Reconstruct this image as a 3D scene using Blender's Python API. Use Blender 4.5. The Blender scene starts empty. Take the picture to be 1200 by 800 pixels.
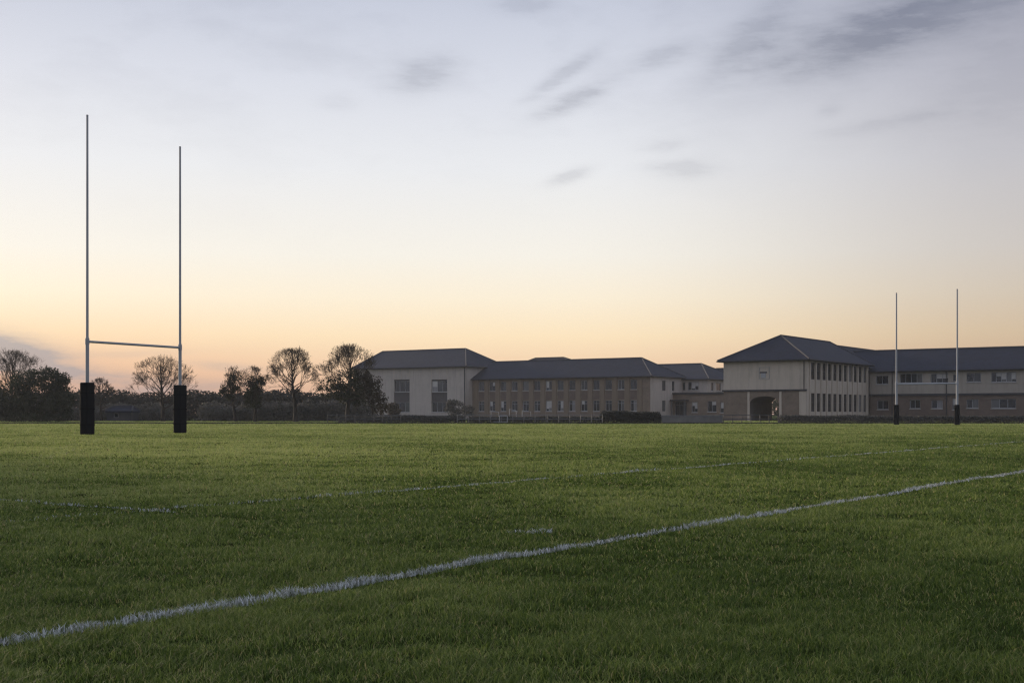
import bpy, math, random
import numpy as np
from mathutils import Vector, Matrix

# ------------------------------------------------------------------ basics
C = bpy.context.scene.collection
SC = bpy.context.scene
F, HZ, CH = 1500.0, 485.4, 0.663          # focal length (px of the 1200 px photo), horizon row, eye height
ANG = math.atan2(1002, 1500)
U = Vector((math.sin(ANG), math.cos(ANG), 0))      # away along touch line / house sides
R = Vector((math.cos(ANG), -math.sin(ANG), 0))     # along the house fronts
def PX(px, Y): return (px - 600) / F * Y
def PZ(py, Y): return CH - (py - HZ) / F * Y
def s2l(c):
    c = c / 255.0
    return c / 12.92 if c <= 0.04045 else ((c + 0.055) / 1.055) ** 2.4
def rgb(r, g, b): return (s2l(r), s2l(g), s2l(b))

def tag(o, label=None, cat=None, group=None, kind=None):
    if label: o['label'] = label
    if cat: o['category'] = cat
    if group: o['group'] = group
    if kind: o['kind'] = kind
    return o
def thing(name, label, cat, loc=(0, 0, 0), rz=0.0, group=None):
    o = bpy.data.objects.new(name, None); C.objects.link(o)
    o.empty_display_size = 0.3
    o.location = loc; o.rotation_euler = (0, 0, rz)
    return tag(o, label, cat, group)

class MB:
    def __init__(s): s.v = []; s.f = []
    def quad(s, a, b, c, d):
        n = len(s.v); s.v += [tuple(a), tuple(b), tuple(c), tuple(d)]; s.f.append((n, n+1, n+2, n+3))
    def poly(s, pts):
        n = len(s.v); s.v += [tuple(p) for p in pts]; s.f.append(tuple(range(n, n+len(pts))))
    def box(s, x0, x1, y0, y1, z0, z1):
        n = len(s.v)
        s.v += [(x, y, z) for z in (z0, z1) for x, y in ((x0, y0), (x1, y0), (x1, y1), (x0, y1))]
        for f in ((3,2,1,0),(4,5,6,7),(0,1,5,4),(1,2,6,5),(2,3,7,6),(3,0,4,7)):
            s.f.append(tuple(n+i for i in f))
    def tube(s, p, q, r0, r1, k=6, cap=True):
        p = Vector(p); q = Vector(q); d = (q - p)
        if d.length < 1e-6: return
        d.normalize()
        a = d.orthogonal().normalized(); b = d.cross(a)
        n = len(s.v)
        for c, r in ((p, r0), (q, r1)):
            for i in range(k):
                t = 2*math.pi*i/k
                s.v.append(tuple(c + a*(r*math.cos(t)) + b*(r*math.sin(t))))
        for i in range(k):
            j = (i+1) % k
            s.f.append((n+i, n+j, n+k+j, n+k+i))
        if cap:
            s.f.append(tuple(n+i for i in reversed(range(k)))); s.f.append(tuple(n+k+i for i in range(k)))
    def build(s, name, mat, parent=None, smooth=False, bevel=0):
        me = bpy.data.meshes.new(name); me.from_pydata(s.v, [], s.f); me.update()
        if mat: me.materials.append(mat)
        if smooth: me.polygons.foreach_set('use_smooth', [True]*len(me.polygons))
        o = bpy.data.objects.new(name, me); C.objects.link(o)
        if parent: o.parent = parent
        if bevel:
            m = o.modifiers.new('bevel', 'BEVEL'); m.width = bevel; m.segments = 2; m.limit_method = 'ANGLE'
        return o
def tri_mesh(name, verts, tris, mat, parent=None, attr=None):
    """fast numpy triangle mesh"""
    me = bpy.data.meshes.new(name)
    nv, nt = len(verts), len(tris)
    me.vertices.add(nv); me.vertices.foreach_set('co', verts.astype(np.float32).ravel())
    me.loops.add(nt*3); me.loops.foreach_set('vertex_index', tris.astype(np.int32).ravel())
    me.polygons.add(nt); me.polygons.foreach_set('loop_start', np.arange(0, nt*3, 3, dtype=np.int32))
    if attr:
        for k, arr in attr.items():
            a = me.attributes.new(k, 'FLOAT', 'POINT'); a.data.foreach_set('value', arr.astype(np.float32))
    me.update(calc_edges=True)
    me.materials.append(mat)
    o = bpy.data.objects.new(name, me); C.objects.link(o)
    if parent: o.parent = parent
    return o
def copy_thing(o, parent=None):
    c = o.copy(); C.objects.link(c)
    if parent: c.parent = parent
    for ch in list(o.children): copy_thing(ch, c)
    return c

def vnoise(x, y, scale, seed):
    g = np.random.RandomState(seed).rand(256, 256)
    u = x/scale + 1000.37; v = y/scale + 1000.71
    i = np.floor(u).astype(int); j = np.floor(v).astype(int)
    fu = u - i; fv = v - j
    fu = fu*fu*(3-2*fu); fv = fv*fv*(3-2*fv)
    i0 = i % 256; i1 = (i+1) % 256; j0 = j % 256; j1 = (j+1) % 256
    return (g[i0, j0]*(1-fu)+g[i1, j0]*fu)*(1-fv) + (g[i0, j1]*(1-fu)+g[i1, j1]*fu)*fv

# ------------------------------------------------------------------ materials
def mat_new(name):
    m = bpy.data.materials.new(name); m.use_nodes = True
    nt = m.node_tree; nt.nodes.clear()
    out = nt.nodes.new('ShaderNodeOutputMaterial')
    b = nt.nodes.new('ShaderNodeBsdfPrincipled'); nt.links.new(b.outputs[0], out.inputs['Surface'])
    return m, nt, b, out
def node(nt, t, **kw):
    n = nt.nodes.new(t)
    for k, v in kw.items():
        if k.startswith('_'): n.inputs[k[1:]].default_value = v
        else: setattr(n, k, v)
    return n
def ramp(nt, fac, stops, interp='LINEAR'):
    r = nt.nodes.new('ShaderNodeValToRGB'); r.color_ramp.interpolation = interp
    e = r.color_ramp.elements
    while len(e) > 1: e.remove(e[0])
    e[0].position = stops[0][0]; e[0].color = tuple(stops[0][1]) + (1,)
    for p, c in stops[1:]:
        x = e.new(p); x.color = tuple(c) + (1,)
    nt.links.new(fac, r.inputs[0]); return r.outputs[0]
def noise_mat(name, c0, c1, scale=1.5, rough=0.85, stretch=(1, 1, 1), bump=0.0, bscale=30, detail=6, spec=0.3, metal=0.0):
    m, nt, b, out = mat_new(name)
    tc = node(nt, 'ShaderNodeTexCoord'); mp = node(nt, 'ShaderNodeMapping'); mp.inputs['Scale'].default_value = stretch
    nt.links.new(tc.outputs['Object'], mp.inputs[0])
    n = node(nt, 'ShaderNodeTexNoise', _Scale=scale, _Detail=detail, _Roughness=0.6); nt.links.new(mp.outputs[0], n.inputs['Vector'])
    nt.links.new(ramp(nt, n.outputs[0], [(0.32, c0), (0.68, c1)]), b.inputs['Base Color'])
    b.inputs['Roughness'].default_value = rough; b.inputs['Specular IOR Level'].default_value = spec
    b.inputs['Metallic'].default_value = metal
    if bump:
        n2 = node(nt, 'ShaderNodeTexNoise', _Scale=bscale, _Detail=3); nt.links.new(tc.outputs['Object'], n2.inputs['Vector'])
        bp = node(nt, 'ShaderNodeBump', _Strength=bump, _Distance=0.02); nt.links.new(n2.outputs[0], bp.inputs['Height'])
        nt.links.new(bp.outputs[0], b.inputs['Normal'])
    return m
def wall_mat(name, c0, c1, stain):
    """render with fine mottling and vertical rain streaks"""
    m, nt, b, out = mat_new(name)
    tc = node(nt, 'ShaderNodeTexCoord')
    n = node(nt, 'ShaderNodeTexNoise', _Scale=0.7, _Detail=8, _Roughness=0.65); nt.links.new(tc.outputs['Object'], n.inputs['Vector'])
    base = ramp(nt, n.outputs[0], [(0.3, c0), (0.7, c1)])
    mp = node(nt, 'ShaderNodeMapping'); mp.inputs['Scale'].default_value = (2.2, 2.2, 0.22); nt.links.new(tc.outputs['Object'], mp.inputs[0])
    n2 = node(nt, 'ShaderNodeTexNoise', _Scale=1.0, _Detail=5, _Roughness=0.7); nt.links.new(mp.outputs[0], n2.inputs['Vector'])
    f = ramp(nt, n2.outputs[0], [(0.48, (0, 0, 0)), (0.75, (0.55,)*3)])
    mx = node(nt, 'ShaderNodeMix', data_type='RGBA'); nt.links.new(f, mx.inputs[0]); nt.links.new(base, mx.inputs[6]); mx.inputs[7].default_value = stain + (1,)
    nt.links.new(mx.outputs[2], b.inputs['Base Color']); b.inputs['Roughness'].default_value = 0.92; b.inputs['Specular IOR Level'].default_value = 0.2
    return m
def brick_mat(name, c0, c1, mortar):
    m, nt, b, out = mat_new(name)
    tc = node(nt, 'ShaderNodeTexCoord'); sep = node(nt, 'ShaderNodeSeparateXYZ'); nt.links.new(tc.outputs['Object'], sep.inputs[0])
    ad = node(nt, 'ShaderNodeMath', operation='ADD'); nt.links.new(sep.outputs[0], ad.inputs[0]); nt.links.new(sep.outputs[1], ad.inputs[1])
    cb = node(nt, 'ShaderNodeCombineXYZ'); nt.links.new(ad.outputs[0], cb.inputs[0]); nt.links.new(sep.outputs[2], cb.inputs[1])
    br = node(nt, 'ShaderNodeTexBrick', _Scale=1.0); br.inputs['Brick Width'].default_value = 0.225; br.inputs['Row Height'].default_value = 0.075
    br.inputs['Mortar Size'].default_value = 0.01
    br.inputs['Color1'].default_value = c0 + (1,); br.inputs['Color2'].default_value = c1 + (1,); br.inputs['Mortar'].default_value = mortar + (1,)
    nt.links.new(cb.outputs[0], br.inputs['Vector'])
    n = node(nt, 'ShaderNodeTexNoise', _Scale=0.9, _Detail=8, _Roughness=0.7); nt.links.new(tc.outputs['Object'], n.inputs['Vector'])
    v = ramp(nt, n.outputs[0], [(0.3, (0.72,)*3), (0.7, (1.12,)*3)])
    mx = node(nt, 'ShaderNodeMix', data_type='RGBA', blend_type='MULTIPLY'); mx.inputs[0].default_value = 1
    nt.links.new(br.outputs['Color'], mx.inputs[6]); nt.links.new(v, mx.inputs[7])
    nt.links.new(mx.outputs[2], b.inputs['Base Color']); b.inputs['Roughness'].default_value = 0.9; b.inputs['Specular IOR Level'].default_value = 0.2
    return m
def slate_mat(name, c0, c1):
    m, nt, b, out = mat_new(name)
    tc = node(nt, 'ShaderNodeTexCoord'); sep = node(nt, 'ShaderNodeSeparateXYZ'); nt.links.new(tc.outputs['Object'], sep.inputs[0])
    ad = node(nt, 'ShaderNodeMath', operation='ADD'); nt.links.new(sep.outputs[0], ad.inputs[0]); nt.links.new(sep.outputs[1], ad.inputs[1])
    cb = node(nt, 'ShaderNodeCombineXYZ'); nt.links.new(ad.outputs[0], cb.inputs[0]); nt.links.new(sep.outputs[2], cb.inputs[1])
    br = node(nt, 'ShaderNodeTexBrick', _Scale=1.0); br.inputs['Brick Width'].default_value = 0.3; br.inputs['Row Height'].default_value = 0.1
    br.inputs['Mortar Size'].default_value = 0.008
    br.inputs['Color1'].default_value = c0 + (1,); br.inputs['Color2'].default_value = c1 + (1,); br.inputs['Mortar'].default_value = (0.012, 0.012, 0.016, 1)
    nt.links.new(cb.outputs[0], br.inputs['Vector'])
    n = node(nt, 'ShaderNodeTexNoise', _Scale=0.6, _Detail=8, _Roughness=0.7); nt.links.new(tc.outputs['Object'], n.inputs['Vector'])
    v = ramp(nt, n.outputs[0], [(0.3, (0.75,)*3), (0.7, (1.2,)*3)])
    mx = node(nt, 'ShaderNodeMix', data_type='RGBA', blend_type='MULTIPLY'); mx.inputs[0].default_value = 1
    nt.links.new(br.outputs['Color'], mx.inputs[6]); nt.links.new(v, mx.inputs[7])
    nt.links.new(mx.outputs[2], b.inputs['Base Color']); b.inputs['Roughness'].default_value = 0.75; b.inputs['Specular IOR Level'].default_value = 0.25
    return m
def glass_mat():
    m, nt, b, out = mat_new('window_glass')
    oi = node(nt, 'ShaderNodeObjectInfo')
    nt.links.new(ramp(nt, oi.outputs['Random'], [(0.0, (0.012, 0.014, 0.018)), (0.62, (0.03, 0.035, 0.04)), (0.78, (0.10, 0.10, 0.10)), (0.86, (0.20, 0.19, 0.19)), (0.93, (0.03, 0.04, 0.04))], 'CONSTANT'), b.inputs['Base Color'])
    b.inputs['Roughness'].default_value = 0.08; b.inputs['Specular IOR Level'].default_value = 0.55
    return m
def leaf_mat(name, c0, c1, transl=0.25):
    m, nt, b, out = mat_new(name)
    tc = node(nt, 'ShaderNodeTexCoord')
    n = node(nt, 'ShaderNodeTexNoise', _Scale=2.2, _Detail=5); nt.links.new(tc.outputs['Object'], n.inputs['Vector'])
    col = ramp(nt, n.outputs[0], [(0.3, c0), (0.7, c1)])
    nt.links.new(col, b.inputs['Base Color']); b.inputs['Roughness'].default_value = 0.8; b.inputs['Specular IOR Level'].default_value = 0.2
    t = node(nt, 'ShaderNodeBsdfTranslucent'); nt.links.new(col, t.inputs[0])
    mx = node(nt, 'ShaderNodeMixShader'); mx.inputs[0].default_value = transl
    nt.links.new(b.outputs[0], mx.inputs[1]); nt.links.new(t.outputs[0], mx.inputs[2]); nt.links.new(mx.outputs[0], out.inputs['Surface'])
    return m
def grass_mat():
    m, nt, b, out = mat_new('grass_blades')
    at = node(nt, 'ShaderNodeAttribute', attribute_name='tint')
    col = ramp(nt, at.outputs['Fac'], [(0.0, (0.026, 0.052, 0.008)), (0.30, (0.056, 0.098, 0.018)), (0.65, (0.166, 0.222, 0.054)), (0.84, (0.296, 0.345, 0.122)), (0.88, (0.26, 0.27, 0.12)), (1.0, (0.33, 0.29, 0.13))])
    nt.links.new(col, b.inputs['Base Color']); b.inputs['Roughness'].default_value = 0.6; b.inputs['Specular IOR Level'].default_value = 0.22
    t = node(nt, 'ShaderNodeBsdfTranslucent'); nt.links.new(col, t.inputs[0])
    mx = node(nt, 'ShaderNodeMixShader'); mx.inputs[0].default_value = 0.5
    nt.links.new(b.outputs[0], mx.inputs[1]); nt.links.new(t.outputs[0], mx.inputs[2]); nt.links.new(mx.outputs[0], out.inputs['Surface'])
    return m
def paint_mat():
    m, nt, b, out = mat_new('line_paint_on_grass')
    at = node(nt, 'ShaderNodeAttribute', attribute_name='tint')
    col = ramp(nt, at.outputs['Fac'], [(0.0, (0.10, 0.13, 0.05)), (0.25, (0.38, 0.40, 0.38)), (0.6, (0.62, 0.64, 0.66)), (1.0, (0.80, 0.81, 0.82))])
    nt.links.new(col, b.inputs['Base Color']); b.inputs['Roughness'].default_value = 0.8; b.inputs['Specular IOR Level'].default_value = 0.2
    return m

M = {}
M['cream'] = wall_mat('cream_render', (0.45, 0.382, 0.312), (0.52, 0.445, 0.37), (0.27, 0.23, 0.19))
M['pale'] = wall_mat('pale_grey_render', (0.39, 0.345, 0.31), (0.45, 0.40, 0.36), (0.23, 0.20, 0.18))
M['cream_dim'] = wall_mat('weathered_cream_render', (0.33, 0.288, 0.245), (0.39, 0.34, 0.29), (0.21, 0.18, 0.155))
M['brick'] = brick_mat('buff_brown_brick', (0.20, 0.145, 0.105), (0.235, 0.168, 0.12), (0.21, 0.185, 0.165))
M['redbrick'] = brick_mat('dull_red_brick', (0.15, 0.104, 0.080), (0.18, 0.122, 0.094), (0.16, 0.14, 0.125))
M['spandrel'] = brick_mat('spandrel_brick', (0.125, 0.085, 0.068), (0.15, 0.098, 0.078), (0.16, 0.14, 0.12))
M['stone'] = wall_mat('buff_stone', (0.18, 0.138, 0.102), (0.21, 0.162, 0.12), (0.135, 0.105, 0.08))
M['slate'] = slate_mat('blue_grey_slate', (0.012, 0.016, 0.034), (0.018, 0.023, 0.044))
M['slate2'] = slate_mat('worn_brown_slate', (0.055, 0.050, 0.055), (0.07, 0.06, 0.062))
M['ridge'] = noise_mat('ridge_tile', (0.035, 0.036, 0.046), (0.05, 0.05, 0.06), 2, 0.7)
M['trim'] = noise_mat('dark_painted_trim', (0.03, 0.03, 0.035), (0.045, 0.044, 0.05), 2, 0.6)
M['sill'] = noise_mat('concrete_sill', (0.33, 0.31, 0.29), (0.42, 0.40, 0.38), 3, 0.85)
M['frame_white'] = noise_mat('white_window_frame', (0.30, 0.30, 0.31), (0.38, 0.38, 0.39), 3, 0.5)
M['frame_dark'] = noise_mat('grey_window_frame', (0.10, 0.10, 0.11), (0.14, 0.14, 0.15), 3, 0.5)
M['panel'] = noise_mat('grey_spandrel_panel', (0.055, 0.05, 0.055), (0.075, 0.068, 0.073), 2, 0.6)
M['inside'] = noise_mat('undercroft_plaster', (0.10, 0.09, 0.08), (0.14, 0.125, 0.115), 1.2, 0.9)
M['glass'] = glass_mat()
M['blind'] = noise_mat('window_blind', (0.42, 0.40, 0.39), (0.50, 0.48, 0.46), 2, 0.8)
M['bark'] = noise_mat('tree_bark', (0.022, 0.018, 0.015), (0.042, 0.034, 0.027), 6, 0.95, (1, 1, 0.3), 0.4, 12)
M['twig'] = noise_mat('bare_twigs', (0.030, 0.022, 0.017), (0.055, 0.039, 0.028), 2, 0.95)
M['ivy'] = leaf_mat('ivy_leaves', (0.020, 0.026, 0.014), (0.042, 0.046, 0.024))
M['ever'] = leaf_mat('evergreen_leaves', (0.018, 0.024, 0.015), (0.040, 0.048, 0.026))
M['dull'] = leaf_mat('dull_brown_leaves', (0.034, 0.028, 0.018), (0.062, 0.048, 0.028))
M['hedge'] = leaf_mat('hedge_leaves', (0.075, 0.073, 0.066), (0.12, 0.115, 0.102), 0.1)
M['darkhedge'] = leaf_mat('dark_hedge_leaves', (0.040, 0.041, 0.036), (0.066, 0.066, 0.057), 0.1)
M['wood'] = leaf_mat('woodland_leaves', (0.030, 0.030, 0.027), (0.056, 0.054, 0.046), 0.1)
M['pale_bush'] = leaf_mat('pale_bush_leaves', (0.12, 0.13, 0.08), (0.22, 0.22, 0.15))
M['post'] = noise_mat('white_post_paint', (0.30, 0.31, 0.33), (0.39, 0.40, 0.42), 2, 0.65, (1, 1, 0.2), 0, 30, 6, 0.2)
M['pad'] = noise_mat('black_pad_vinyl', (0.0035, 0.004, 0.0055), (0.007, 0.0078, 0.0102), 1.5, 0.7, (1, 1, 0.4), 0.25, 9, 5, 0.15)
M['padseam'] = noise_mat('pad_strap_webbing', (0.005, 0.005, 0.007), (0.009, 0.009, 0.011), 9, 0.9, spec=0.1)
M['rail'] = noise_mat('galvanised_rail', (0.13, 0.13, 0.135), (0.19, 0.19, 0.195), 4, 0.5, (1, 1, 1), 0, 30, 6, 0.5, 0.3)
M['mesh'] = noise_mat('dark_fence_steel', (0.05, 0.05, 0.055), (0.08, 0.08, 0.085), 4, 0.6)
M['garden'] = noise_mat('grey_garden_wall', (0.13, 0.125, 0.12), (0.19, 0.18, 0.17), 1.2, 0.92, (1, 1, 1), 0.3, 14)
M['kerb'] = noise_mat('dark_timber_edging', (0.022, 0.020, 0.018), (0.045, 0.040, 0.035), 2, 0.9)
M['grass'] = grass_mat()
M['paint'] = paint_mat()

# ------------------------------------------------------------------ ground
def ground_mat():
    m, nt, b, out = mat_new('turf_soil')
    tc = node(nt, 'ShaderNodeTexCoord')
    n1 = node(nt, 'ShaderNodeTexNoise', _Scale=0.35, _Detail=8, _Roughness=0.65); nt.links.new(tc.outputs['Object'], n1.inputs['Vector'])
    n2 = node(nt, 'ShaderNodeTexNoise', _Scale=26, _Detail=4, _Roughness=0.7); nt.links.new(tc.outputs['Object'], n2.inputs['Vector'])
    a = ramp(nt, n1.outputs[0], [(0.3, (0.036, 0.052, 0.014)), (0.7, (0.062, 0.078, 0.022))])
    c = ramp(nt, n2.outputs[0], [(0.3, (0.45,)*3), (0.7, (1.1,)*3)])
    mx = node(nt, 'ShaderNodeMix', data_type='RGBA', blend_type='MULTIPLY'); mx.inputs[0].default_value = 1
    nt.links.new(a, mx.inputs[6]); nt.links.new(c, mx.inputs[7]); nt.links.new(mx.outputs[2], b.inputs['Base Color'])
    df = node(nt, 'ShaderNodeBsdfDiffuse'); nt.links.new(mx.outputs[2], df.inputs[0]); nt.links.new(df.outputs[0], out.inputs['Surface'])   # turf has no mirror sheen
    return m
g = MB(); S = 2500
g.quad((-S, -S, 0), (S, -S, 0), (S, S, 0), (-S, S, 0))
tag(g.build('ground', ground_mat()), 'flat green ground of the playing field and school grounds', 'ground', None, 'structure')
PITCH_Y = 89.6
k = MB(); k.box(-120, 130, PITCH_Y + 1.2, PITCH_Y + 1.32, -0.05, 0.10)
tag(k.build('kerb', M['kerb']), 'low dark edging along the far edge of the field', 'kerb', None, 'structure')

# painted lines: (start, direction, length, width, strength)
LH = CH - 0.017                                       # lines are seen at the height of the blade tips
P1 = Vector((PX(0, LH*F/265.6), LH*F/265.6, 0)); D1 = U
YC = LH*F/111.6; P2 = Vector((PX(175, YC), YC, 0))
def line_dist(x, y, p, d):
    rx = x - p.x; ry = y - p.y
    return rx*d.x + ry*d.y, rx*d.y - ry*d.x          # along, across
RS = np.random.RandomState(7)

def relief(x, y):                                     # soft unevenness of the turf, metres
    return 0.012*(vnoise(x, y, 0.55, 3) - 0.5) + 0.010*(vnoise(x, y, 0.17, 4) - 0.5)
def blades(y0, y1, near, seed, lean=(0.35, 1.7), d0=23000.0):
    """blades thin out and broaden smoothly with distance, so that no zone border shows"""
    rs = np.random.RandomState(seed)
    yy = np.linspace(y0, y1, 4000); den = d0*np.minimum(1, (4.0/yy)**2); wid = 1.2*yy + 5.0
    cdf = np.concatenate([[0], np.cumsum(0.5*(den[1:]*wid[1:] + den[:-1]*wid[:-1])*np.diff(yy))])
    n = int(cdf[-1]); Y = np.interp(rs.rand(n)*cdf[-1], cdf, yy)
    X = (rs.rand(n)*2 - 1)*(0.60*Y + 2.5)
    return make_blades(X, Y, 0.0195 + 0.00018*Y, 0.0025*np.maximum(1, Y/4)**1.15, near, rs, lean)
def make_blades(X, Y, h, w, near, rs, lean, line_cut=True):
    big = vnoise(X, Y*0.8, 1.6, 11); mid = vnoise(X, Y, 0.42, 12); fine = vnoise(X, Y, 0.11, 13); far = vnoise(X*0.35, Y, 3.1, 14)
    keep = rs.rand(len(X)) < np.clip(0.10 + 1.45*(0.40*mid + 0.60*fine), 0, 1)
    if line_cut:
        s, t = line_dist(X, Y, P1, D1); keep &= ~((np.abs(t) < 0.05) & (rs.rand(len(X)) < 0.93))
        s, t = line_dist(X, Y, P2, D1); keep &= ~((np.abs(t) < 0.035) & (s > -5) & (rs.rand(len(X)) < np.where(s > 0, 0.75, 0.4)))
        s, t = line_dist(X, Y, P2, -R); keep &= ~((np.abs(t) < 0.035) & (s > -0.3) & (rs.rand(len(X)) < 0.75))
    if np.ndim(h): h, w = h[keep], w[keep]
    X, Y, big, mid, fine, far = (a[keep] for a in (X, Y, big, mid, fine, far))
    n = len(X)
    hh = h*(0.45 + 0.75*rs.rand(n))*(0.40 + 0.45*mid + 0.75*fine*(0.5+big))
    tall = rs.rand(n) < 0.03; hh[tall] *= 1.35
    ww = w*(0.7 + 0.6*rs.rand(n))
    az = rs.rand(n)*2*np.pi; ln = hh*(lean[0] + (lean[1]-lean[0])*rs.rand(n))
    face = az + np.pi/2 + (rs.rand(n)-0.5)*1.2
    dx, dy = np.cos(az)*ln, np.sin(az)*ln
    sx, sy = np.cos(face)*ww/2, np.sin(face)*ww/2
    z0 = relief(X, Y) + 0.007
    tint = np.clip(0.10 + 0.26*big + 0.22*mid + 0.18*far + 0.46*(rs.rand(n)-0.38), 0, 0.84)
    pt = np.clip((-line_dist(X, Y, P1, D1)[1] + 4)/22.0, 0, 1); tint = np.clip(tint - 0.10 + 0.32*pt*pt*(3-2*pt), 0, 0.84)   # foreground shade painted into the tint, brightening across the pitch
    dry = rs.rand(n) < 0.075 + 0.12*np.clip(vnoise(X, Y, 0.5, 15) - 0.55, 0, 1); tint[dry] = 0.80 + 0.20*rs.rand(dry.sum())
    if near:
        v = np.empty((n, 5, 3))
        v[:, 0] = np.stack([X-sx, Y-sy, z0], 1); v[:, 1] = np.stack([X+sx, Y+sy, z0], 1)
        mx_, my_ = X+dx*0.32, Y+dy*0.32; mz = z0+hh*0.62
        v[:, 2] = np.stack([mx_-sx*0.8, my_-sy*0.8, mz], 1); v[:, 3] = np.stack([mx_+sx*0.8, my_+sy*0.8, mz], 1)
        v[:, 4] = np.stack([X+dx, Y+dy, z0+hh], 1)
        t = np.array([[0,1,2],[1,3,2],[2,3,4]]); k = 5
    else:
        v = np.empty((n, 3, 3))
        v[:, 0] = np.stack([X-sx, Y-sy, z0], 1); v[:, 1] = np.stack([X+sx, Y+sy, z0], 1); v[:, 2] = np.stack([X+dx, Y+dy, z0+hh], 1)
        t = np.array([[0,1,2]]); k = 3
    tri = (t[None] + (np.arange(n)*k)[:, None, None]).reshape(-1, 3)
    return v.reshape(-1, 3), tri, np.repeat(tint, k)
def join(parts):
    vs, ts, at, o = [], [], [], 0
    for v, t, a in parts:
        vs.append(v); ts.append(t + o); at.append(a); o += len(v)
    return np.concatenate(vs), np.concatenate(ts), np.concatenate(at)
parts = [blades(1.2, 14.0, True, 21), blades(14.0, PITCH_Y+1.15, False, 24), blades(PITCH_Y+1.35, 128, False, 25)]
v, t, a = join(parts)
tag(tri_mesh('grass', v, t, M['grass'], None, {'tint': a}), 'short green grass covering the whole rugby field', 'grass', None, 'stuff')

def painted(name, p, d, s0, s1, width, dens, wear, seed, label, scale=1.0):
    rs = np.random.RandomState(seed); parts = []
    s = s0
    while s < s1:
        e = min(s1, s + max(1.5, 0.35*abs(s)))
        mid = p + d*(0.5*(s+e)); dist = max(3.0, math.hypot(mid.x, mid.y))
        n = int((e-s)*width*dens*min(1.0, (5.0/dist)**1.1)); w = 0.0030*max(1.0, (dist/5.0)**1.1)*scale
        S_ = s + rs.rand(n)*(e-s); T_ = (rs.rand(n)-0.5)*width*(1 + 0.25*(rs.rand(n)-0.5))
        X = p.x + d.x*S_ + d.y*T_; Y = p.y + d.y*S_ - d.x*T_
        kp = rs.rand(n) < np.clip(1 - wear*1.6*vnoise(S_, T_*0+seed, 0.9, seed) - wear*0.6*vnoise(S_, T_, 0.15, seed+1), 0.14, 1)
        v, t, a = make_blades(X[kp], Y[kp], 0.019, w, True, rs, (0.2, 1.3), False)
        v[:, 2] += 0.004
        k = len(v)//5
        a = np.repeat(np.clip(0.12 + 0.62*rs.rand(k) - 0.24*wear, 0, 1), 5)
        parts.append((v, t, a)); s = e
    v, t, a = join(parts)
    return tag(tri_mesh(name, v, t, M['paint'], None, {'tint': a}), label, 'pitch marking', None, 'structure')
painted('pitch_line', P1, D1, -2.2, 60, 0.078, 30000, 0.34, 31, 'bold white touchline painted across the near grass')
painted('pitch_line', P2, D1, 0, 62, 0.05, 24000, 0.52, 32, 'thin worn white line running across the middle of the field', 0.75)
painted('pitch_line', P2, D1, -5, 0, 0.05, 16000, 0.8, 33, 'faint worn stretch of line left of the line crossing')
painted('pitch_line', P2, -R, -0.25, 7, 0.05, 22000, 0.64, 34, 'short worn white line meeting the middle line at a corner')
YT = LH*F/136.6; PT = Vector((PX(618, YT), YT, 0))
painted('pitch_line', PT + Vector((-0.12, 0, 0)), Vector((1, -0.05, 0)).normalized(), 0, 0.26, 0.10, 14000, 0.3, 35, 'small patchy white paint tick beside the near touchline')
painted('pitch_line', PT + Vector((0.0, -0.22, 0)), Vector((0.1, 1, 0)).normalized(), 0, 0.42, 0.05, 12000, 0.4, 36, 'small patchy white dash crossing the paint tick')

# ------------------------------------------------------------------ goals
def goal(label, PA, PB, barz, topA, topB, padA, padB, padw, r_low, r_up, grp):
    o = PA.lerp(PB, 0.5); ang = math.atan2((PB-PA).y, (PB-PA).x); L = (PB-PA).length
    root = thing('rugby_goal', label, 'rugby goal', (o.x, o.y, 0), ang, grp)
    for sx, top, pad in ((-L/2, topA, padA), (L/2, topB, padB)):
        m = MB()
        m.tube((sx, 0, 0.0), (sx, 0, barz+0.1), r_low, r_low, 16)
        m.tube((sx, 0, barz+0.098), (sx, 0, barz+0.16), r_low, r_up, 16)
        m.tube((sx, 0, barz+0.158), (sx, 0, top), r_up, r_up*0.8, 16)
        post = m.build('post', M['post'], root, False)
        cp = MB(); cp.tube((sx, 0, top), (sx, 0, top+0.02), r_up*0.95, r_up*0.6, 12); cp.build('end_cap', M['trim'], post)
        m = MB(); hw = padw/2
        m.box(sx-hw, sx+hw, -hw, hw, 0.012, pad)
        pd = m.build('pad', M['pad'], root, False, 0.035)
        for z in (pad*0.2, pad*0.5, pad*0.8):
            m = MB(); m.box(sx-hw-0.004, sx+hw+0.004, -hw-0.004, hw+0.004, z-0.02, z+0.02)
            m.build('strap', M['padseam'], pd, False, 0.012)
    m = MB(); m.tube((-L/2+r_low*0.9, 0, barz), (L/2-r_low*0.9, 0, barz), r_low*0.72, r_low*0.72, 14)
    m.build('crossbar', M['post'], root)
    for sx in (-L/2, L/2):
        m = MB(); m.tube((sx, 0, barz-0.09), (sx, 0, barz+0.09), r_low*1.2, r_low*1.2, 16); m.build('bracket', M['post'], root)
    return root
DA, DB = 41.1, 44.8
goal('large near rugby goal with tall thin posts and black pads, at left', Vector((PX(102.3, DA), DA, 0)), Vector((PX(211, DB), DB, 0)),
     3.0, PZ(135.5, DA), PZ(172.5, DB), PZ(448, DA), PZ(451, DB), 0.335, 0.056, 0.043, 'rugby goals')
DC, DD = 80.6, 79.0
goal('small far rugby goal with short black pads in front of the brick wing', Vector((PX(1050.5, DC), DC, 0)), Vector((PX(1121.7, DD), DD, 0)),
     PZ(449.6, 80), PZ(343.5, DC), PZ(339, DD), PZ(474, DC), PZ(474, DD), 0.30, 0.072, 0.052, 'rugby goals')

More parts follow.
